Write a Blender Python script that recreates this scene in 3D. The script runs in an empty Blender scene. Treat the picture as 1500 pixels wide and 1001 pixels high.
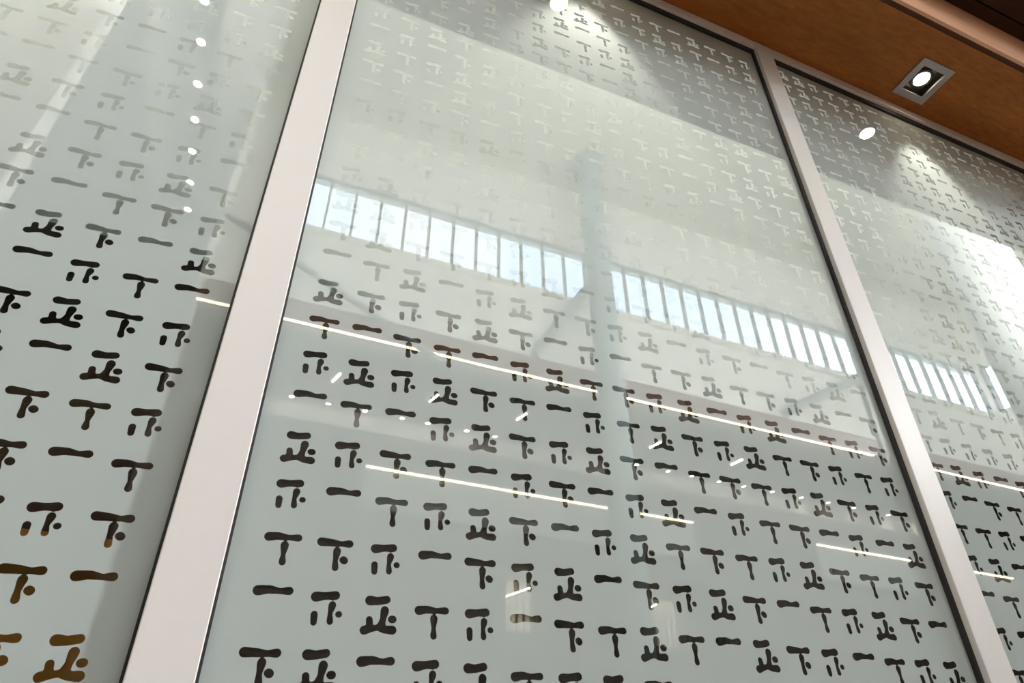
import bpy, math, random
import numpy as np
from mathutils import Matrix, Vector
from mathutils.geometry import tessellate_polygon

random.seed(7)
S = bpy.context.scene
COL = S.collection
U = 1.5            # one unit of the layout = distance from the camera to the glass, in metres
EYE = 1.6          # eye height


def W(x, y, z):
    return Vector((x * U, y * U, z * U + EYE))


# ------------------------------------------------------------------ camera
P0 = np.array([750.0, 500.5]); VV = np.array([740.0, -923.0]); VH = np.array([3744.0, 1241.0])
F = math.sqrt(-float(np.dot(VV - P0, VH - P0)))


def camdir(v):
    return np.array([v[0] - P0[0], -(v[1] - P0[1]), -F])


az = camdir(VV); az /= np.linalg.norm(az)
ax = camdir(VH); ax /= np.linalg.norm(ax)
ay = np.cross(az, ax)
R = np.array([ax, ay, az])
cam_data = bpy.data.cameras.new('camera')
cam = bpy.data.objects.new('camera', cam_data)
COL.objects.link(cam)
M = Matrix([list(map(float, r)) for r in R]).to_4x4()
M.translation = Vector((0, 0, EYE))
cam.matrix_world = M
cam_data.sensor_width = 36.0
cam_data.lens = F / 1500.0 * 36.0
cam_data.clip_start = 0.05
cam_data.clip_end = 500
S.camera = cam


def wallpt(x, y):      # pixel of the reference frame -> point on the glass plane, layout units
    r = R @ camdir((x, y))
    return float(r[0] / r[1]), float(r[2] / r[1])


# ------------------------------------------------------------------ world, exposure
S.view_settings.view_transform = 'Standard'
S.view_settings.look = 'None'
S.view_settings.gamma = 1.0
S.view_settings.use_curve_mapping = False
S.view_settings.exposure = 0.12
S.cycles.use_denoising = True
S.cycles.max_bounces = 10
S.cycles.diffuse_bounces = 5
S.cycles.glossy_bounces = 4
S.cycles.transparent_max_bounces = 12
S.cycles.sample_clamp_indirect = 12.0

SKY = 7.6
world = bpy.data.worlds.new('sky'); S.world = world
world.use_nodes = True
wn = world.node_tree; wn.nodes.clear()
wo = wn.nodes.new('ShaderNodeOutputWorld'); wb = wn.nodes.new('ShaderNodeBackground')
tc = wn.nodes.new('ShaderNodeTexCoord'); ns = wn.nodes.new('ShaderNodeTexNoise'); cr = wn.nodes.new('ShaderNodeValToRGB')
ns.inputs['Scale'].default_value = 5.0; ns.inputs['Detail'].default_value = 4.0
cr.color_ramp.elements[0].position = 0.38; cr.color_ramp.elements[0].color = (0.76, 0.85, 0.98, 1)
cr.color_ramp.elements[1].position = 0.62; cr.color_ramp.elements[1].color = (1.0, 1.0, 1.0, 1)
wn.links.new(tc.outputs['Generated'], ns.inputs['Vector']); wn.links.new(ns.outputs['Fac'], cr.inputs['Fac'])
wn.links.new(cr.outputs['Color'], wb.inputs['Color']); wn.links.new(wb.outputs[0], wo.inputs[0])
wb.inputs['Strength'].default_value = SKY


def area(name, loc, target, sx, sy, power, color, spread=180):
    l = bpy.data.lights.new(name, 'AREA'); l.shape = 'RECTANGLE'; l.size = sx * U; l.size_y = sy * U
    l.energy = power; l.color = color; l.spread = math.radians(spread)
    o = bpy.data.objects.new(name, l); COL.objects.link(o)
    o.location = W(*loc)
    d = W(*target) - W(*loc)
    o.rotation_euler = d.to_track_quat('-Z', 'Y').to_euler()
    return o


# unseen fill added to brighten the atrium ceiling, further added lamps inside the shop
K_UP, K_KEY, K_SHOP_UP, K_SHOP_WALL = 2850.0, 2600.0, 17.0, 5.0
area('added_ceiling_fill', (2.5, 0.60, 3.3), (2.5, -5.0, 9.9), 14.0, 0.3, K_UP, (1.0, 0.98, 0.93), 150)  # unseen lamp added above the canopy to lift the hall ceiling
area('side_clerestory_daylight', (13.85, -3.8, 7.55), (1.0, 1.0, 1.0), 2.0, 0.6, K_KEY, (1.0, 0.985, 0.97), 90)
area('added_shop_upfill', (0.8, 1.52, 1.22), (0.8, 1.52, 3.0), 4.4, 0.18, K_SHOP_UP, (1.0, 0.98, 0.94), 80)  # added lamp, brightens the shop ceiling behind the upper characters
area('added_shop_wall_fill', (0.8, 1.045, 2.42), (0.8, 1.75, 2.12), 4.4, 0.03, K_SHOP_WALL, (1.0, 0.98, 0.94), 70)  # added lamp, grades the rear shop wall brighter towards the top
area('added_counter_fill', (-0.55, 1.16, 1.0), (-0.55, 1.30, 0.2), 0.9, 0.1, 3.0, (1.0, 0.82, 0.55), 90)  # added lamp so the amber counter shows through the openings


# ------------------------------------------------------------------ materials
def mat(name, color, rough=0.6, metal=0.0, emit=None, strength=0.0, spec=0.5, noise=None, bump=None, coat=0.0):
    m = bpy.data.materials.new(name); m.use_nodes = True
    nt = m.node_tree; b = nt.nodes['Principled BSDF']
    b.inputs['Base Color'].default_value = (*color, 1); b.inputs['Roughness'].default_value = rough
    b.inputs['Metallic'].default_value = metal; b.inputs['Specular IOR Level'].default_value = spec
    b.inputs['Coat Weight'].default_value = coat
    if emit:
        b.inputs['Emission Color'].default_value = (*emit, 1); b.inputs['Emission Strength'].default_value = strength
    if noise:      # (scale vector, amount)
        t = nt.nodes.new('ShaderNodeTexCoord'); mp = nt.nodes.new('ShaderNodeMapping'); n = nt.nodes.new('ShaderNodeTexNoise')
        mp.inputs['Scale'].default_value = noise[0]; n.inputs['Scale'].default_value = 1.0; n.inputs['Detail'].default_value = 5
        mx = nt.nodes.new('ShaderNodeMix'); mx.data_type = 'RGBA'
        k = noise[1]
        mx.inputs['A'].default_value = (*[c * (1 - k) for c in color], 1); mx.inputs['B'].default_value = (*[min(1, c * (1 + k)) for c in color], 1)
        nt.links.new(t.outputs['Object'], mp.inputs['Vector']); nt.links.new(mp.outputs[0], n.inputs['Vector'])
        nt.links.new(n.outputs['Fac'], mx.inputs['Factor']); nt.links.new(mx.outputs['Result'], b.inputs['Base Color'])
        if bump:
            bp = nt.nodes.new('ShaderNodeBump'); bp.inputs['Strength'].default_value = bump; bp.inputs['Distance'].default_value = 0.002
            nt.links.new(n.outputs['Fac'], bp.inputs['Height']); nt.links.new(bp.outputs[0], b.inputs['Normal'])
    return m


def wood(name, c1, c2, rough=0.45, stretch=(3, 60, 60)):
    m = bpy.data.materials.new(name); m.use_nodes = True
    nt = m.node_tree; b = nt.nodes['Principled BSDF']; b.inputs['Roughness'].default_value = rough; b.inputs['Specular IOR Level'].default_value = 0.15
    t = nt.nodes.new('ShaderNodeTexCoord'); mp = nt.nodes.new('ShaderNodeMapping'); mp.inputs['Scale'].default_value = stretch
    n = nt.nodes.new('ShaderNodeTexNoise'); n.inputs['Scale'].default_value = 1.0; n.inputs['Detail'].default_value = 7; n.inputs['Roughness'].default_value = 0.65
    n.inputs['Distortion'].default_value = 0.6
    mp2 = nt.nodes.new('ShaderNodeMapping'); mp2.inputs['Scale'].default_value = (0.7, 3, 3)
    n2 = nt.nodes.new('ShaderNodeTexNoise'); n2.inputs['Scale'].default_value = 1.0; n2.inputs['Detail'].default_value = 3
    r = nt.nodes.new('ShaderNodeValToRGB')
    r.color_ramp.elements[0].position = 0.30; r.color_ramp.elements[0].color = (*c1, 1)
    r.color_ramp.elements[1].position = 0.70; r.color_ramp.elements[1].color = (*c2, 1)
    ad = nt.nodes.new('ShaderNodeMath'); ad.operation = 'MULTIPLY_ADD'; ad.inputs[1].default_value = 0.5
    ml = nt.nodes.new('ShaderNodeMath'); ml.operation = 'MULTIPLY'; ml.inputs[1].default_value = 0.5
    nt.links.new(t.outputs['Object'], mp.inputs[0]); nt.links.new(t.outputs['Object'], mp2.inputs[0])
    nt.links.new(mp.outputs[0], n.inputs['Vector']); nt.links.new(mp2.outputs[0], n2.inputs['Vector'])
    nt.links.new(n2.outputs['Fac'], ml.inputs[0]); nt.links.new(n.outputs['Fac'], ad.inputs[0]); nt.links.new(ml.outputs[0], ad.inputs[2])
    nt.links.new(ad.outputs[0], r.inputs['Fac']); nt.links.new(r.outputs[0], b.inputs['Base Color'])
    bp = nt.nodes.new('ShaderNodeBump'); bp.inputs['Strength'].default_value = 0.25; bp.inputs['Distance'].default_value = 0.001
    nt.links.new(n.outputs['Fac'], bp.inputs['Height']); nt.links.new(bp.outputs[0], b.inputs['Normal'])
    return m


IOR = 1.78


def coated(name, film=None, tint=(1, 1, 1)):
    """Face of the coated shop glazing: Fresnel mirror over a printed frit (film) or over the clear opening."""
    m = bpy.data.materials.new(name); m.use_nodes = True
    nt = m.node_tree; nt.nodes.clear(); L = nt.links.new
    out = nt.nodes.new('ShaderNodeOutputMaterial'); mx = nt.nodes.new('ShaderNodeMixShader'); fr = nt.nodes.new('ShaderNodeFresnel')
    fr.inputs['IOR'].default_value = IOR
    gl = nt.nodes.new('ShaderNodeBsdfGlossy'); gl.inputs['Roughness'].default_value = 0.0; gl.inputs['Color'].default_value = (0.98, 1.0, 0.97, 1)
    # slight roller wave of toughened glass
    g = nt.nodes.new('ShaderNodeNewGeometry'); mp = nt.nodes.new('ShaderNodeMapping'); mp.inputs['Scale'].default_value = (3.0, 1.0, 4.0)
    n = nt.nodes.new('ShaderNodeTexNoise'); n.inputs['Scale'].default_value = 1.0; n.inputs['Detail'].default_value = 1.0
    bp = nt.nodes.new('ShaderNodeBump'); bp.inputs['Strength'].default_value = 1.0; bp.inputs['Distance'].default_value = 0.00008
    L(g.outputs['Position'], mp.inputs[0]); L(mp.outputs[0], n.inputs['Vector']); L(n.outputs['Fac'], bp.inputs['Height']); L(bp.outputs[0], gl.inputs['Normal'])
    if film:
        base = nt.nodes.new('ShaderNodeBsdfDiffuse'); base.inputs['Color'].default_value = (*film, 1)
    else:
        base = nt.nodes.new('ShaderNodeBsdfTransparent'); base.inputs['Color'].default_value = (*tint, 1)
    L(fr.outputs[0], mx.inputs[0]); L(base.outputs[0], mx.inputs[1]); L(gl.outputs[0], mx.inputs[2]); L(mx.outputs[0], out.inputs[0])
    return m


def clear(name, tint):
    m = bpy.data.materials.new(name); m.use_nodes = True
    nt = m.node_tree; nt.nodes.clear()
    out = nt.nodes.new('ShaderNodeOutputMaterial'); t = nt.nodes.new('ShaderNodeBsdfTransparent'); t.inputs['Color'].default_value = (*tint, 1)
    gl = nt.nodes.new('ShaderNodeBsdfGlossy'); gl.inputs['Roughness'].default_value = 0.02
    mx = nt.nodes.new('ShaderNodeMixShader'); mx.inputs[0].default_value = 0.06
    nt.links.new(t.outputs[0], mx.inputs[1]); nt.links.new(gl.outputs[0], mx.inputs[2]); nt.links.new(mx.outputs[0], out.inputs[0])
    return m


m_film = coated('frosted_frit', film=(0.475, 0.535, 0.53))
m_open = coated('clear_opening')
m_sheet = clear('clear_glass_sheet', (0.95, 0.97, 0.96))
m_sky = clear('clerestory_glass', (0.93, 0.97, 1.0))
m_frame = mat('white_powder_coat', (0.81, 0.785, 0.775), 0.42, noise=((2, 2, 90), 0.012), bump=0.04)
m_gasket = mat('black_rubber', (0.012, 0.012, 0.014), 0.6)
m_soffit = wood('walnut_veneer', (0.21, 0.068, 0.012), (0.48, 0.18, 0.038), 0.5, (10, 45, 45))
m_lip = wood('shadow_gap_edge', (0.05, 0.02, 0.008), (0.11, 0.045, 0.015), 0.5)  # dark tone stands in for the shadow gap along the soffit edge
m_fascia = wood('pale_cherry_fascia', (0.68, 0.35, 0.20), (0.84, 0.49, 0.31), 0.5, (2, 30, 30))
m_dark = wood('dark_canopy_board', (0.035, 0.012, 0.006), (0.06, 0.022, 0.010), 0.6)
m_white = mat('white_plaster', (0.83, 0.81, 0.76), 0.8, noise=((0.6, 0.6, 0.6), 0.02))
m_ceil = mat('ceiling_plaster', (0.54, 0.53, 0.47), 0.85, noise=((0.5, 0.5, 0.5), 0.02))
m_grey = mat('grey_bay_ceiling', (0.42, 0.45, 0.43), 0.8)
m_col = mat('column_paint', (0.30, 0.37, 0.39), 0.6)
m_col2 = mat('light_column_paint', (0.55, 0.58, 0.58), 0.6)
m_steel = mat('painted_steel', (0.28, 0.31, 0.31), 0.5)
m_copper = mat('copper_brown_panel', (0.20, 0.105, 0.075), 0.5, noise=((3, 3, 3), 0.08))
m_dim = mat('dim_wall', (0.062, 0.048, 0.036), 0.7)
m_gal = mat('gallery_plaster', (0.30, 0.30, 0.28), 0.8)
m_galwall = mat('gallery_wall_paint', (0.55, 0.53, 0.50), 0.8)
m_floor = mat('stone_floor', (0.11, 0.065, 0.035), 0.35, noise=((2, 2, 2), 0.1))
m_trim = mat('brushed_aluminium', (0.36, 0.34, 0.34), 0.45, metal=0.6)
m_black = mat('black_can', (0.02, 0.018, 0.018), 0.5)
m_gimbal = mat('dark_gimbal', (0.10, 0.09, 0.085), 0.35, metal=0.7)
m_lamp = mat('lamp_glow', (1, 1, 1), 0.5, emit=(1.0, 0.84, 0.58), strength=30)
m_dot = mat('small_lamp_glow', (1, 1, 1), 0.5, emit=(1.0, 0.93, 0.80), strength=70)
m_glow = mat('glowing_shop_wall', (.6, .55, .45), 0.8, emit=(1.0, 0.88, 0.66), strength=1.1)  # wall emits by itself, replacing lamps inside the display windows
m_led = mat('warm_led', (1, 1, 1), 0.5, emit=(1.0, 0.74, 0.50), strength=13)
m_led2 = mat('yellow_led', (1, 1, 1), 0.5, emit=(1.0, 0.86, 0.55), strength=11)
m_tube = mat('white_tube', (1, 1, 1), 0.5, emit=(1.0, 0.92, 0.78), strength=14)
m_cab = wood('dark_shop_cabinet', (0.020, 0.012, 0.008), (0.035, 0.020, 0.012), 0.55, (8, 8, 2))
m_amber = wood('amber_wood', (0.42, 0.20, 0.035), (0.60, 0.31, 0.06), 0.45, (3, 30, 30))
m_shopwall = mat('shop_wall_paint', (0.68, 0.70, 0.67), 0.8)
m_shopfloor = mat('shop_floor', (0.05, 0.04, 0.035), 0.5)
m_sign = mat('pale_sign_panel', (0.20, 0.205, 0.195), 0.6)
m_slat = mat('pale_slat', (0.45, 0.42, 0.36), 0.6)


# ------------------------------------------------------------------ builders
class MB:
    def __init__(self): self.v = []; self.f = []

    def box(self, x0, x1, y0, y1, z0, z1):
        n = len(self.v)
        for z in (z0, z1):
            for x, y in ((x0, y0), (x1, y0), (x1, y1), (x0, y1)):
                self.v.append(tuple(W(x, y, z)))
        for f in ((3, 2, 1, 0), (4, 5, 6, 7), (0, 1, 5, 4), (1, 2, 6, 5), (2, 3, 7, 6), (3, 0, 4, 7)):
            self.f.append(tuple(n + i for i in f))
        return self

    def disc(self, c, r, z0, z1, n=20, r2=None):       # cylinder along z; layout units
        b = len(self.v)
        for z, rr in ((z0, r), (z1, r2 or r)):
            for i in range(n):
                a = 2 * math.pi * i / n
                self.v.append(tuple(W(c[0] + rr * math.cos(a), c[1] + rr * math.sin(a), z)))
        self.f.append(tuple(b + i for i in reversed(range(n)))); self.f.append(tuple(b + n + i for i in range(n)))
        for i in range(n):
            j = (i + 1) % n
            self.f.append((b + i, b + j, b + n + j, b + n + i))
        return self

    def lathe(self, c, prof, n=32):                     # (r, z) profile, closed by caps
        b = len(self.v)
        for r, z in prof:
            for i in range(n):
                a = 2 * math.pi * i / n
                self.v.append(tuple(W(c[0] + r * math.cos(a), c[1] + r * math.sin(a), z)))
        for k in range(len(prof) - 1):
            for i in range(n):
                j = (i + 1) % n; p = b + k * n; q = p + n
                self.f.append((p + i, p + j, q + j, q + i))
        self.f.append(tuple(b + i for i in reversed(range(n)))); self.f.append(tuple(b + (len(prof) - 1) * n + i for i in range(n)))
        return self

    def ring(self, c, r0, r1, z0, z1, n=24):
        b = len(self.v)
        for r, z in ((r0, z0), (r1, z0), (r1, z1), (r0, z1)):
            for i in range(n):
                a = 2 * math.pi * i / n
                self.v.append(tuple(W(c[0] + r * math.cos(a), c[1] + r * math.sin(a), z)))
        for k in range(4):
            for i in range(n):
                j = (i + 1) % n; p = b + k * n; q = b + ((k + 1) % 4) * n
                self.f.append((p + i, q + i, q + j, p + j))
        return self

    def tube(self, a, bb, r, n=12):
        a = W(*a); bb = W(*bb); d = (bb - a).normalized()
        u = d.orthogonal().normalized(); w = d.cross(u); base = len(self.v)
        for p in (a, bb):
            for i in range(n):
                t = 2 * math.pi * i / n
                self.v.append(tuple(p + (u * math.cos(t) + w * math.sin(t)) * r * U))
        self.f.append(tuple(base + i for i in reversed(range(n)))); self.f.append(tuple(base + n + i for i in range(n)))
        for i in range(n):
            j = (i + 1) % n
            self.f.append((base + i, base + j, base + n + j, base + n + i))
        return self

    def build(self, name, m, parent=None, smooth=False, bevel=0):
        o0 = world_loc(parent)
        me = bpy.data.meshes.new(name)
        me.from_pydata([(v[0] - o0.x, v[1] - o0.y, v[2] - o0.z) for v in self.v], [], self.f)
        me.materials.append(m); me.update()
        if smooth:
            for p in me.polygons: p.use_smooth = len(p.vertices) == 4
        o = bpy.data.objects.new(name, me); COL.objects.link(o); o.parent = parent
        if bevel:
            b = o.modifiers.new('bevel', 'BEVEL'); b.width = bevel; b.segments = 2; b.limit_method = 'ANGLE'
        return o


def world_loc(o):
    v = Vector((0, 0, 0))
    while o is not None:
        v += o.location; o = o.parent
    return v


def box(name, m, x0, x1, y0, y1, z0, z1, parent=None, bevel=0):
    return MB().box(x0, x1, y0, y1, z0, z1).build(name, m, parent, bevel=bevel)


def tag(o, label=None, cat=None, group=None, kind=None):
    if label: o['label'] = label
    if cat: o['category'] = cat
    if group: o['group'] = group
    if kind: o['kind'] = kind
    return o


def struct(o, label=None): return tag(o, label, kind='structure')


def empty(name, loc):
    o = bpy.data.objects.new(name, None); COL.objects.link(o); o.location = loc; o.empty_display_size = 0.1
    return o


def copy_tree(o, parent=None, loc=None):
    c = o.copy(); COL.objects.link(c)
    if parent is not None: c.parent = parent
    if loc is not None: c.location = loc
    for ch in list(o.children):
        copy_tree(ch, c)
    return c


# ------------------------------------------------------------------ big structure (real y: glass at 1, hall at y < 1)
ZF = -EYE / U
HC = 9.91
YO = -5.7            # opposite wall
XR = 14.0
XL = -8.0
YB = -13.0
struct(box('floor', m_floor, XL, XR, YB, 3.0, ZF - 0.1, ZF))
# atrium ceiling (white) and the greyer ceiling of the bay on the left
struct(MB().box(-0.95, XR + .2, YO - .2, -3.0, HC, HC + .2).box(-0.95, XR + .2, -0.6, 1.2, HC, HC + .2).box(-0.95, -.4, -3.0, -0.6, HC, HC + .2)
       .box(13.0, XR + .2, -3.0, -0.6, HC, HC + .2).build('ceiling', m_ceil))
sk = empty('window_6', W(6.3, -1.8, HC + .1)); struct(sk, 'added unseen rooflight over the hall')  # out-of-view roof opening, added to throw more sky light on the lower glazing
for k in range(12):
    x = -.4 + k * 13.4 / 12
    box('pane', m_sky, x + .02, x + 13.4 / 12 - .02, -3.0, -0.6, HC + .10, HC + .11, sk)
    box('mullion', m_steel, x - .02, x + .02, -3.0, -0.6, HC + .05, HC + .17, sk)
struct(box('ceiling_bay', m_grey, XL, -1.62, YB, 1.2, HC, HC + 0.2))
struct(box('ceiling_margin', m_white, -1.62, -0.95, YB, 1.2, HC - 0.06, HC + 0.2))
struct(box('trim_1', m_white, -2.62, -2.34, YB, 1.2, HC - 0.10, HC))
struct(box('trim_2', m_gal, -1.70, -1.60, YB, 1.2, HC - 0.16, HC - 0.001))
# walls
zb, zt = 7.27, 8.38
wf = struct(MB().box(-0.95, XR + .2, YO - .2, YO, 5.93, zb).box(-0.95, XR + .2, YO - .2, YO, zt, HC).box(-0.95, -0.38, YO - .2, YO, zb, zt)
            .box(-0.95, XR + .2, YO - .2, YO - .05, 5.57, 5.93).box(-0.95, -0.80, YB, YO - .2, 5.57, HC).build('wall_front', m_white))
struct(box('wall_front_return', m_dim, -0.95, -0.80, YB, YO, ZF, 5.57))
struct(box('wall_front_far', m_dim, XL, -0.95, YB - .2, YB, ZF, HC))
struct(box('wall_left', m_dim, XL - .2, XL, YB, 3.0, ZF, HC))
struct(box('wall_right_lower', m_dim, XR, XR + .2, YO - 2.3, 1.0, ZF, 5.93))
struct(MB().box(XR, XR + .2, YO, 1.0, 5.93, zb).box(XR, XR + .2, YO, 1.0, zt, HC)
       .box(XR, XR + .2, YO, YO + .12, zb, zt).box(XR, XR + .2, 0.9, 1.0, zb, zt).build('wall_right', m_white))
struct(MB().box(XL, XR + .2, 1.0, 1.2, 2.9, HC).build('wall_back_upper', m_white))
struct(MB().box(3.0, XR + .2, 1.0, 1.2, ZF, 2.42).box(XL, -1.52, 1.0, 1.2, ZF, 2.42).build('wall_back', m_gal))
# sill band, copper-brown bulkhead, gallery and lower storey on the far side
struct(box('trim_3', m_white, -0.95, XR, YO, YO + 0.05, zb - 0.10, zb - 0.0))
struct(box('trim_4', m_copper, -0.95, XR, YO - .05, YO + 0.03, 5.60, 5.93))
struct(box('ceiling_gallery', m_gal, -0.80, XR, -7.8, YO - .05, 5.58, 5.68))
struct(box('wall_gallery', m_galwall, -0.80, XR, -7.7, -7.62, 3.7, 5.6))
struct(box('floor_gallery', m_dim, -0.80, XR, -7.8, YO - .08, 3.60, 3.77))
struct(box('wall_parapet', m_dim, -0.80, XR, YO - .08, YO, 3.60, 4.235))
lower = MB()
for a, b in ((-0.8, 3.23), (3.93, 5.10), (6.15, XR)): lower.box(a, b, YO - .2, YO - .02, 2.1, 2.95)
lower.box(-.8, XR, YO - .2, YO - .02, 2.95, 3.60).box(-.8, XR, YO - .2, YO - .02, ZF, 2.1)
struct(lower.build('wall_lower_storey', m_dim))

# ------------------------------------------------------------------ clerestory band
def clerestory(idx, along_x, label):
    e = empty('window_%d' % idx, W(7 if along_x else XR, YO if along_x else -2, zb)); struct(e, label)
    n = 37 if along_x else 14
    p = 14.38 / 37
    for k in range(n + 1):
        if along_x:
            x = -0.38 + k * p
            box('mullion', m_steel, x - .016, x + .016, YO - .07, YO - .005, zb, zt, e)
            if k < n: box('pane', m_sky, x + .016, x + p - .016, YO - .04, YO - .035, zb + .02, zt - .02, e)
        else:
            y = YO + .14 + k * p
            box('mullion', m_steel, XR + .03, XR + .17, y - .022, y + .022, zb, zt, e)
            if k < n: box('pane', m_sky, XR + .10, XR + .11, y + .022, y + p - .022, zb + .03, zt - .03, e)
    for z in (zb, zt - .02):
        if along_x: box('rail', m_steel, -0.38, XR, YO - .07, YO - .008, z, z + .02, e)
        else: box('rail', m_steel, XR + .04, XR + .16, YO + .12, 0.0, z, z + .03, e)
    return e


clerestory(4, True, 'long clerestory band of narrow panes high on the opposite atrium wall')
clerestory(5, False, 'clerestory panes turning the corner onto the right-hand wall')

# ------------------------------------------------------------------ glyphs
ZS = 2.851


def zp(x, y): return wallpt(300 + x / ZS, 650 + y / ZS)


GX, GZ = 0.083, 0.3675
PX, PZ = 0.0732, 0.0760
strokes = {
    'X': ((1, 0), [[(488, 410, 16), (528, 414, 14), (572, 420, 10), (605, 420, 14)], [(553, 449, 14), (545, 487, 9), (544, 519, 12)], [(579, 487, 14), (582, 489, 14)]]),
    'T': ((0, 0), [[(268, 388, 16), (305, 386, 14), (350, 393, 10), (392, 395, 13)], [(334, 424, 14), (327, 465, 8), (323, 495, 12)]]),
    'A': ((0, -1), [[(222, 613, 17), (268, 609, 14), (315, 617, 10), (353, 616, 14)]]),
    'I': ((1, -1), [[(464, 640, 17), (505, 637, 13), (547, 635, 15)], [(457, 714, 12), (454, 747, 11)], [(533, 675, 13), (523, 710, 8), (522, 744, 11)], [(558, 714, 11), (560, 714, 11)]]),
    'Z': ((2, -1), [[(690, 656, 17), (722, 659, 14), (760, 653, 14)], [(687, 736, 12), (688, 772, 12)], [(664, 780, 15), (695, 774, 11), (725, 768, 10), (750, 778, 13), (783, 780, 15)],
                    [(752, 698, 15), (744, 735, 11), (735, 768, 15)], [(780, 735, 13), (786, 735, 13)]]),
}


def glyph_contours(code, pw, ph):
    (ci, cj), sts = strokes[code]
    ox, oz = GX + PX * ci, GZ + PZ * cj
    k = PX / 218.0
    n = 46
    x0, x1, z0, z1 = -pw / 2, pw / 2, -ph * .765, ph * .235
    xs = np.linspace(x0, x1, n); zs = np.linspace(z0, z1, n)
    gx, gz = np.meshgrid(xs, zs)
    fields = []
    for st in sts:
        pts = [(zp(a, b)[0] - ox, zp(a, b)[1] - oz, r * k * 1.17) for a, b, r in st]
        d = np.full(gx.shape, 1.0)
        for (ax_, az_, ar), (bx, bz, br) in zip(pts[:-1], pts[1:]):
            for t in np.linspace(0, 1, 14):
                s = t * t * (3 - 2 * t)
                d = np.minimum(d, np.hypot(gx - (ax_ + (bx - ax_) * t), gz - (az_ + (bz - az_) * t)) - (ar + (br - ar) * s))
        fields.append(d)
    kk = 0.0006
    f = -kk * np.log(sum(np.exp(-d / kk) for d in fields))
    if len(fields) > 1:
        f = np.where(f < min(-1, 0), f, f)
    f[0, :] = f[-1, :] = f[:, 0] = f[:, -1] = 0.01
    # marching squares
    segs = {}

    def ip(i0, j0, i1, j1):
        a, b = f[j0, i0], f[j1, i1]; t = a / (a - b)
        return (xs[i0] + (xs[i1] - xs[i0]) * t, zs[j0] + (zs[j1] - zs[j0]) * t)
    P = {}
    for j in range(n - 1):
        for i in range(n - 1):
            c = [f[j, i] < 0, f[j, i + 1] < 0, f[j + 1, i + 1] < 0, f[j + 1, i] < 0]
            if all(c) or not any(c): continue
            E = [((i, j), (i + 1, j)), ((i + 1, j), (i + 1, j + 1)), ((i, j + 1), (i + 1, j + 1)), ((i, j), (i, j + 1))]
            cut = []
            for q, (a, b) in enumerate(E):
                if (f[a[1], a[0]] < 0) != (f[b[1], b[0]] < 0):
                    P[(a, b)] = ip(a[0], a[1], b[0], b[1]); cut.append((a, b))
            pairs = [(cut[0], cut[1])] if len(cut) == 2 else [(cut[0], cut[1]), (cut[2], cut[3])]
            for a, b in pairs:
                segs.setdefault(a, []).append(b); segs.setdefault(b, []).append(a)
    loops = []; seen = set()
    for s in segs:
        if s in seen: continue
        loop = [s]; seen.add(s); cur = s
        while True:
            nx = [q for q in segs[cur] if q not in seen]
            if not nx: break
            cur = nx[0]; seen.add(cur); loop.append(cur)
        if len(loop) >= 6: loops.append([P[q] for q in loop][::1])
    # thin out nearly coincident points
    res = []
    for lp in loops:
        o = [lp[0]]
        for p in lp[1:]:
            if math.hypot(p[0] - o[-1][0], p[1] - o[-1][1]) > 0.0011: o.append(p)
        res.append(o)
    return res


def tess(polys):
    pl = [[Vector((a, b, 0)) for a, b in p] for p in polys]
    tris = tessellate_polygon(pl)
    flat = [p for poly in polys for p in poly]
    out = []
    for a, b, c in tris:
        (x1, y1), (x2, y2), (x3, y3) = flat[a], flat[b], flat[c]
        s = (x2 - x1) * (y3 - y1) - (x3 - x1) * (y2 - y1)
        if abs(s) < 1e-12: continue
        out.append((a, b, c) if s > 0 else (a, c, b))
    return flat, out


def templates(pw, ph):
    T = {}
    for c in 'XTAIZ':
        loops = glyph_contours(c, pw, ph)
        rect = [(-pw / 2, -ph * .765), (pw / 2, -ph * .765), (pw / 2, ph * .235), (-pw / 2, ph * .235)]
        gv, gf = [], []
        for lp in loops:
            v, f = tess([lp]); n = len(gv); gv += v; gf += [tuple(n + i for i in t) for t in f]
        fv, ff = tess([rect] + loops)
        T[c] = (gv, gf, fv, ff)
    return T


# rows of characters as read off the glass, bottom row first
MAIN = {-3: 'IATXZIAXTZIATXZIAT', -2: 'XZAIZTIZATZXTIXATI', -1: 'AIZTIAXTZTAZXIATIZ', 0: 'TXIAXIZAXIZXATIZXA', 1: 'IATIZXAIZTXTIZXTIX', 2: 'ZIXTAIXAIZAITXAIAZ',
        3: 'ATAIZXIZXATXTIZXIX', 4: 'IZIZXTAITZXIZTXITI', 5: 'TAXTAIZTXIZAIZATIX', 6: 'ZXIXZXAIATXZTXIZAX', 7: 'ATZAIZTXIZAIXATIZA',
        15: 'XXAZITXAZIXTAIZXTI', 16: 'ZTIZAXTIZAXIATXZIA', 17: 'AIAXZIAXIZTAZAIXTZ', 18: 'IXZTAXIZAIXTITZZAI', 19: 'XIXZTIXTXAZTIAXTIX', 20: 'ITXAZTZXIAZTIATXTI',
        21: 'ZAIXZAIATIZXAITXZA', 22: 'TXAZTXIZATIZATZIXT', 23: 'IZXTIAATZXATIZIXAI', 24: 'XAZIXTIAXTIXZITAIZ', 25: 'ATIXAZTXIZAITAZTXI'}
LEFT = {-2: 'IX', -1: 'TXA', 0: 'ZXT', 1: 'AXT', 2: 'XIA', 3: 'TAX', 4: 'ITX', 5: 'XZA', 6: 'IXZX', 7: 'ATIA', 8: 'ZAXZ', 9: 'IXTAX', 10: 'XZIXZ', 11: 'AIXTAA', 12: 'ITAIXZ', 13: 'TZIXTA', 14: 'XIXAIX'}
RIGHT = {0: 'TXZI', 1: 'IAZX', 2: 'ATXI', 3: 'IZAXT', 4: 'TTIAZ', 5: 'IAXTI', 6: 'TZIAIX'}
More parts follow.
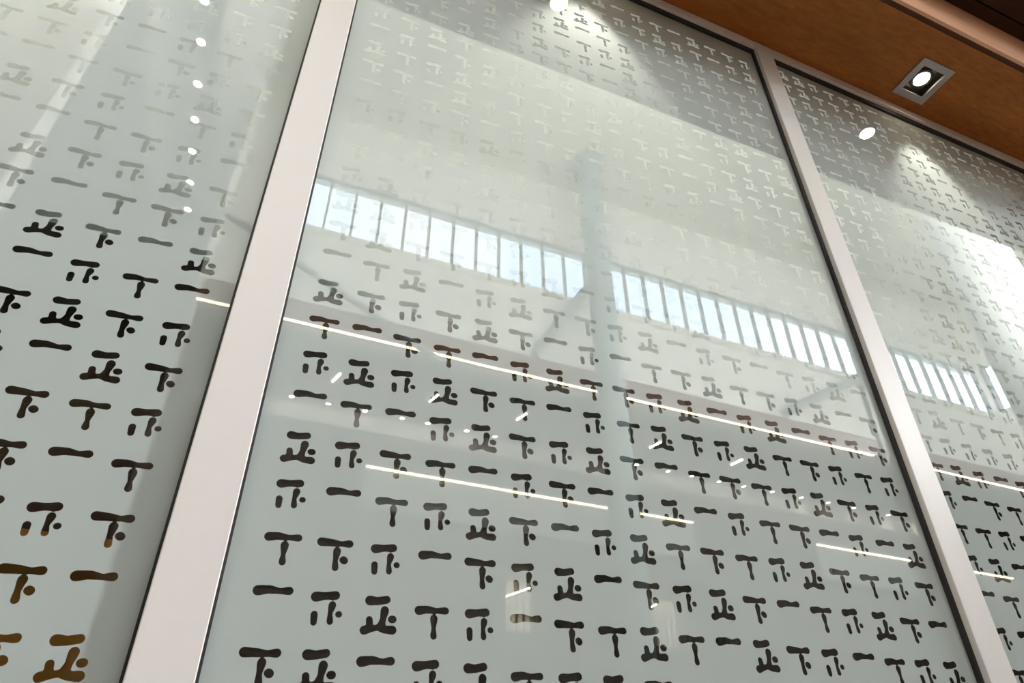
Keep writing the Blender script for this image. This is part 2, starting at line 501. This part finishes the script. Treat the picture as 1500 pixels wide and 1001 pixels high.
SEQ = 'XITAZXTIAZIXATZTIX'


def code(table, j, i):
    s = table.get(j, '')
    if i < len(s): return s[i]
    return SEQ[(i * 5 + j * 7 + (i * j) % 3) % len(SEQ)]


def glazed(idx, label, xa, xb, x_first, px, step, z_first, pz, table, budget):
    """One framed pane: printed frit with character-shaped clear openings, glass sheet behind, rubber gasket round it."""
    zlo, zhi = -1.0, 2.355
    e = empty('window_%d' % idx, W((xa + xb) / 2, 1.0, zlo)); struct(e, label)
    base = world_loc(e)
    T = templates(px, pz)
    jmin = math.ceil((zlo + .10 - z_first) / pz); jmax = int((zhi - .03 - z_first) / pz)
    cells = [(j, i, x_first + step * px * i, z_first + pz * j) for j in range(jmin, jmax + 1) for i in range(18)]
    V = []; Fc = []
    for j, i, x, z in cells:
        gv, gf, fv, ff = T[code(table, j, i)]
        n = len(V); V += [(x + a, z + b) for a, b in fv]; Fc += [(n + a, n + b, n + c) for a, b, c in ff]
    xs = [c[2] for c in cells]; zs = [c[3] for c in cells]
    cx0, cx1, cz0, cz1 = min(xs) - px / 2, max(xs) + px / 2, min(zs) - pz * .765, max(zs) + pz * .235
    for a, b, c, d in ((xa, xb, zlo, cz0), (xa, xb, cz1, zhi), (xa, cx0, cz0, cz1), (cx1, xb, cz0, cz1)):
        n = len(V); V += [(a, c), (b, c), (b, d), (a, d)]; Fc.append((n, n + 1, n + 2, n + 3))

    def mk(name, pts, faces, m, origin):
        me = bpy.data.meshes.new(name)
        me.from_pydata([(p[0] * U - origin[0], 0.0, p[1] * U - origin[1]) for p in pts], [], faces)
        me.materials.append(m); me.update(); return me
    film = bpy.data.objects.new('frosted_film', mk('frosted_film', V, Fc, m_film, (base.x, base.z - EYE))); COL.objects.link(film); film.parent = e
    gm = {c: mk('character', T[c][0], T[c][1], m_open, (0, 0)) for c in T}
    vis = []
    for j, i, x, z in cells:
        d2 = x * x + 1 + z * z
        r = R.T @ np.array([x, 1.0, z]); u = P0[0] + F * r[0] / -r[2]; v = P0[1] - F * r[1] / -r[2]
        inside = -20 < u < 1520 and -20 < v < 1025 and r[2] < 0
        vis.append((0 if inside else 1, d2 ** 1.5, j, i, x, z))
    vis.sort()
    rest_v, rest_f = [], []
    for q, (out, _, j, i, x, z) in enumerate(vis):
        c = code(table, j, i)
        if not out and q < budget:
            o = bpy.data.objects.new('character', gm[c]); COL.objects.link(o); o.parent = e
            p = W(x, 1.0, z); o.location = p - base
        else:
            n = len(rest_v); rest_v += [(x + a, z + b) for a, b in T[c][0]]; rest_f += [tuple(n + k for k in t) for t in T[c][1]]
    ro = bpy.data.objects.new('characters', mk('characters', rest_v, rest_f, m_open, (base.x, base.z - EYE))); COL.objects.link(ro); ro.parent = e; ro['kind'] = 'stuff'
    box('glass_sheet', m_sheet, xa, xb, 1.004, 1.010, zlo, zhi, e)
    g = MB(); w = 0.022
    g.box(xa - w, xa + .001, .992, 1.012, zlo - w, zhi + w).box(xb - .001, xb + w * .6, .992, 1.012, zlo - w, zhi + w)
    g.box(xa, xb, .992, 1.012, zhi - .001, zhi + w).box(xa, xb, .992, 1.012, zlo - w, zlo)
    g.build('gasket', m_gasket, e)
    return e


glazed(1, 'left glass pane, frosted with rows of dark stroke characters, amber wood showing through its lowest ones', -1.440, -0.0640, -0.1285, 0.0750, -1, 0.208, 0.0766, LEFT, 290)
glazed(2, 'middle glass pane between the two white mullions, mirroring the clerestory and a round column', 0.0185, 1.383, GX, PX, 1, GZ, PZ, MAIN, 299)
glazed(3, 'right glass pane, cut off by the frame edge, under the lit square downlight', 1.482, 2.840, 1.505, PX, 1, 0.2965, 0.0748, RIGHT, 290)

# ------------------------------------------------------------------ white aluminium frame
YFR = 0.979
fr = [(-1.520, -1.446), (-0.0605, 0.0155), (1.392, 1.466), (2.852, 2.926)]
for k, (a, b) in enumerate(fr):
    struct(box('trim_%d' % (5 + k), m_frame, a, b, YFR, 1.03, ZF, 2.415, bevel=0.0025),
           ['white mullion at the far left end of the glazing', 'broad white mullion between the left and middle panes', 'white mullion between the middle and right panes', 'white mullion closing the right pane'][k])
for k in range(3):
    struct(box('trim_%d' % (9 + k), m_frame, fr[k][1], fr[k + 1][0], YFR + .002, 1.03, 2.377, 2.418, bevel=0.002))
    struct(box('trim_%d' % (12 + k), m_frame, fr[k][1], fr[k + 1][0], YFR + .002, 1.03, ZF, -1.022, bevel=0.002))

# ------------------------------------------------------------------ wooden soffit, lip, fascia, upper canopy
ZS0 = 2.42; ZS1 = 2.46
SX0, SX1 = -1.6, 14.0
SPOT_W = 85
LX = [-0.745, 0.680, 2.105, 3.53, 4.955, 6.38]; LY = 0.862; HH = 0.066
sof = MB()
sof.box(SX0, SX1, LY + HH, 1.03, ZS0, ZS1).box(SX0, SX1, 0.687, LY - HH, ZS0, ZS1)
xx = SX0
for lx in LX:
    sof.box(xx, lx - HH, LY - HH, LY + HH, ZS0, ZS1); xx = lx + HH
sof.box(xx, SX1, LY - HH, LY + HH, ZS0, ZS1)
can = empty('wooden_canopy', W(5, 0.8, ZS0))
tag(can, 'brown walnut soffit with pale cherry fascia running above the shop glazing', 'canopy')
sof.build('soffit_panel', m_soffit, can)
box('edge_strip', m_lip, SX0, SX1, 0.669, 0.687, ZS0 + .003, ZS1, can)
box('fascia', m_fascia, SX0, SX1, 0.657, 0.669, ZS0, 2.66, can)
zz = 0
for k, (a, b) in enumerate(((0.5, 0.606), (0.612, 0.657))):
    box('upper_board', m_dark, SX0, SX1, a, b, 2.66, 2.70, can)
box('top_panel', m_dark, SX0, SX1, 0.49, 1.0, 2.70, 2.73, can)
box('outer_fascia', m_fascia, SX0, SX1, 0.488, 0.50, 2.66, 2.9, can)

# ------------------------------------------------------------------ recessed downlights
def downlight(x):
    e = empty('recessed_downlight', W(x, LY, ZS0))
    t = MB(); h = 0.079; g = 0.053; zz0, zz1 = ZS0 - 0.006, ZS0 + 0.001
    t.box(x - h, x + h, LY - h, LY - g, zz0, zz1).box(x - h, x + h, LY + g, LY + h, zz0, zz1)
    t.box(x - h, x - g, LY - g, LY + g, zz0, zz1).box(x + g, x + h, LY - g, LY + g, zz0, zz1)
    t.build('trim_ring', m_trim, e)
    c = MB(); d = 0.09
    c.box(x - g - .006, x - g, LY - g, LY + g, ZS0, ZS0 + d).box(x + g, x + g + .006, LY - g, LY + g, ZS0, ZS0 + d)
    c.box(x - g, x + g, LY - g - .006, LY - g, ZS0, ZS0 + d).box(x - g, x + g, LY + g, LY + g + .006, ZS0, ZS0 + d)
    c.box(x - g, x + g, LY - g, LY + g, ZS0 + d, ZS0 + d + .006)
    c.build('housing', m_black, e)
    MB().ring((x, LY), 0.031, 0.043, ZS0 + .010, ZS0 + .03).build('gimbal_ring', m_gimbal, e, smooth=True)
    MB().disc((x, LY), 0.031, ZS0 + .016, ZS0 + .028, 24).build('lamp', m_lamp, e)
    l = bpy.data.lights.new('downlight_beam', 'SPOT'); l.energy = SPOT_W; l.color = (1.0, 0.92, 0.78); l.spot_size = math.radians(62); l.spot_blend = 0.5; l.shadow_soft_size = 0.03
    o = bpy.data.objects.new('downlight_beam', l); COL.objects.link(o); o.parent = e
    o.location = (0, 0, 0.012 * U)
    o.rotation_euler = (math.radians(1), 0, 0)
    return e


dl_names = ['over the left pane', 'over the middle pane', 'over the right pane', 'beyond the right pane', 'next but one beyond the right pane', 'farthest to the right along the soffit']
for k, x in enumerate(LX):
    tag(downlight(x), 'square aluminium recessed downlight in the brown soffit ' + dl_names[k], 'downlight', 'square downlights in the wooden soffit')

# ------------------------------------------------------------------ columns, pier and braces of the atrium
CX, CY = 4.50, -5.02
tag(MB().lathe((CX, CY), [(0.19, ZF), (0.19, 9.4), (0.20, 9.65), (0.235, 9.8), (0.28, 9.905)], 40).build('round_column', m_col, smooth=True),
    'slender round blue-grey column in front of the clerestory, mirrored in the middle pane', 'column')
tag(MB().lathe((6.48, -1.05), [(0.30, ZF), (0.30, HC)], 56).build('round_column', m_col2, smooth=True),
    'massive round column mirrored at the upper right of the right pane', 'column')
tag(box('wall_pier', m_white, -2.6, -0.95, -0.30, -0.18, ZF, HC - .17, bevel=0.01), 'flat white pier mirrored in the top left corner of the left pane', 'pier')
tag(MB().tube((-2.0, -5.38, 7.4), (2.2, -5.38, 5.25), 0.045).build('diagonal_brace', m_steel), 'thin grey diagonal brace crossing behind the left mullion', 'brace')
tag(MB().tube((4.40, -5.30, 7.15), (3.65, -5.62, 5.95), 0.075).build('diagonal_brace', m_steel), 'short diagonal brace rising to the slender round column', 'brace')
tag(MB().tube((9.9, -5.35, 6.95), (8.2, -5.62, 5.98), 0.075).build('diagonal_brace', m_steel), 'diagonal brace under the right end of the clerestory', 'brace')
tag(MB().tube((9.9, -5.35, 6.80), (9.9, -5.35, 5.2), 0.04).build('brace_post', m_steel), 'thin upright post below the right-hand diagonal brace', 'post')

# ------------------------------------------------------------------ linear lights on the far side
ORD = ['first', 'second', 'third', 'fourth', 'fifth', 'sixth', 'seventh', 'eighth', 'ninth', 'tenth', 'eleventh', 'twelfth', 'thirteenth', 'fourteenth', 'fifteenth', 'sixteenth', 'seventeenth', 'eighteenth', 'nineteenth', 'twentieth']


def linear(x0, x1, z, m, label, r=0.016, y=YO + .035):
    e = empty('linear_light', W((x0 + x1) / 2, y, z))
    box('channel', m_trim, x0, x1, y - .02, y + .02, z + .006, z + .03, e)
    box('diffuser', m, x0 + .01, x1 - .01, y - .016, y + .016, z - r, z + .006, e)
    tag(e, label, 'light', 'linear lights on the far storeys')


linear(-1.1 + .2, 10.05, 5.58, m_led, 'long warm line of light under the copper-brown bulkhead')
linear(11.0, 13.95, 5.58, m_led, 'warm line of light under the bulkhead near the far right corner')
linear(1.42, 6.02, 3.765, m_led2, 'yellowish line of light above the lower storey, left of the column and just past it')
linear(8.2, 10.08, 3.765, m_led2, 'yellowish line of light above the lower storey, beside the right mullion')
linear(11.45, 12.4, 3.765, m_led2, 'shortest yellowish line of light, mirrored in the right pane')
for k, (a, b) in enumerate(((1.42, 6.02), (8.2, 10.08), (11.45, 12.4))):
    tag(box('sign_panel', m_sign, a, b, YO - .02, YO + .012, 3.25, 3.745), 'blank pale sign panel below the ' + ('long', 'middle', 'short')[k] + ' yellowish line of light', 'panel', 'blank sign panels')

# gallery downlights with their pools on the wall
gx = [0.55, 1.09, 1.65, 2.24, 2.65, 3.30, 3.79, 5.9, 6.45, 7.1, 7.6, 8.2, 8.75, 9.4, 10.1, 10.75, 11.4, 12.3, 13.1]
first = None
for k, x in enumerate(gx):
    if first is None:
        e = empty('gallery_downlight', W(x, -7.51, 5.575))
        MB().ring((x, -7.51), .04, .055, 5.566, 5.579).build('rim', m_trim, e)
        MB().disc((x, -7.51), .04, 5.570, 5.579, 14).build('lamp', m_dot, e)
        l = bpy.data.lights.new('gallery_beam', 'SPOT'); l.energy = 22; l.color = (1, .88, .74); l.spot_size = math.radians(105); l.spot_blend = .5; l.shadow_soft_size = .03
        o = bpy.data.objects.new('gallery_beam', l); COL.objects.link(o); o.parent = e; o.location = (0, 0, -0.03)
        first = e
    else:
        e = copy_tree(first, None, W(x, -7.51, 5.575))
    tag(e, 'small round gallery downlight above the far walkway, %s from the left' % ORD[k], 'downlight', 'downlights under the gallery ceiling')

# short slanting tubes on the gallery ceiling
first = None
for k, x in enumerate([1.05, 2.5, 3.93, 6.35, 8.0]):
    if first is None:
        e = empty('gallery_tube', W(x, -6.75, 5.56))
        MB().tube((x - .03, -6.86, 5.56), (x + .03, -6.62, 5.56), 0.022, 8).build('tube', m_tube, e)
        box('bracket', m_trim, x - .02, x + .02, -6.80, -6.68, 5.575, 5.582, e)
        first = e
    else: e = copy_tree(first, None, W(x, -6.75, 5.56))
    tag(e, 'short white tube light on the gallery ceiling, %s from the left' % ORD[k], 'light', 'tube lights of the gallery')

# row of lamps on the high grey bay ceiling
first = None
for k, t in enumerate([0.59, 0.662, 0.731, 0.809, 0.882, 0.953, 1.028, 1.10]):
    y = 2 - t * HC; x = -0.191 * HC
    if first is None:
        e = empty('ceiling_spot', W(x, y, HC))
        MB().ring((x, y), .065, .085, HC - .02, HC).build('rim', m_white, e)
        MB().disc((x, y), .065, HC - .012, HC, 16).build('lamp', m_dot, e)
        first = e
    else: e = copy_tree(first, None, W(x, y, HC))
    tag(e, 'round lamp in the row on the high bay ceiling, %s counted from the glass' % ORD[k], 'downlight', 'row of round lamps mirrored in the left pane')

# lit lower-storey openings
def lit_window(x0, x1, label):
    e = empty('display_window', W((x0 + x1) / 2, YO - .1, 2.1))
    tag(e, label, 'window', 'lit display windows of the lower storey')
    box('backing', m_glow, x0, x1, YO - .9, YO - .86, 2.1, 2.95, e)
    box('head', m_gal, x0, x1, YO - .86, YO - .2, 2.95, 2.97, e)
    box('cheek', m_gal, x0 - .02, x0, YO - .9, YO - .2, 2.1, 2.97, e); box('cheek', m_gal, x1, x1 + .02, YO - .9, YO - .2, 2.1, 2.97, e)
    box('sill', m_dim, x0, x1, YO - .9, YO - .2, 2.08, 2.1, e)
    n = int((x1 - x0) / .09)
    for k in range(n):
        x = x0 + .05 + k * (x1 - x0 - .05) / n
        box('slat', m_slat, x, x + .02, YO - .5, YO - .46, 2.1, 2.62, e)
    MB().tube((x0 + .1, YO - .30, 2.55), (x0 + .55, YO - .55, 2.78), 0.014, 8).build('tube', m_tube, e)

lit_window(3.23, 3.93, 'lit display window with pale slats, left of the column reflection')
lit_window(5.10, 6.15, 'wider lit display window with pale slats, right of the column reflection')

# ------------------------------------------------------------------ shop interior behind the glass
struct(box('wall_shop_rear', m_shopwall, -1.6, 3.1, 1.75, 1.80, ZF, 2.46))
struct(box('wall_shop_left', m_shopwall, -1.65, -1.6, 1.03, 1.8, ZF, 2.46))
struct(box('wall_shop_right', m_shopwall, 3.1, 3.15, 1.03, 1.8, ZF, 2.46))
struct(box('ceiling_shop', m_shopwall, -1.65, 3.15, 1.03, 1.8, 2.44, 2.47))
struct(box('floor_shop', m_shopfloor, -1.6, 3.1, 1.03, 1.8, ZF, ZF + .01))
first = None
nx = 6; wd = 4.7 / nx
for k in range(nx):
    x0 = -1.6 + k * wd
    if first is None:
        e = empty('tall_cabinet', W(x0 + wd / 2, 1.55, ZF + .01))
        box('body', m_cab, x0 + .004, x0 + wd - .004, 1.415, 1.745, ZF + .012, 1.14, e)
        for s in (0, 1):
            a = x0 + .008 + s * (wd / 2 - .002)
            d = box('door', m_cab, a, a + wd / 2 - .012, 1.40, 1.415, ZF + .06, 1.13, e)
            hx = a + (wd / 2 - .03 if s == 0 else .012)
            MB().tube((hx, 1.39, -.15), (hx, 1.39, .05), .005, 8).build('handle', m_gimbal, d)
        first = e
    else: e = copy_tree(first, None, W(x0 + wd / 2, 1.55, ZF + .01))
    tag(e, 'tall dark wooden shop cabinet behind the glass, %s from the left' % ORD[k], 'cabinet', 'dark cabinets behind the glass')
ct = empty('counter', W(-.75, 1.34, ZF + .01))
tag(ct, 'amber wooden counter glowing through the lowest characters of the left pane', 'counter')
box('body', m_amber, -1.45, -0.07, 1.30, 1.375, ZF + .012, 0.40, ct)
box('counter_top', m_amber, -1.47, -0.05, 1.285, 1.378, 0.40, 0.425, ct)
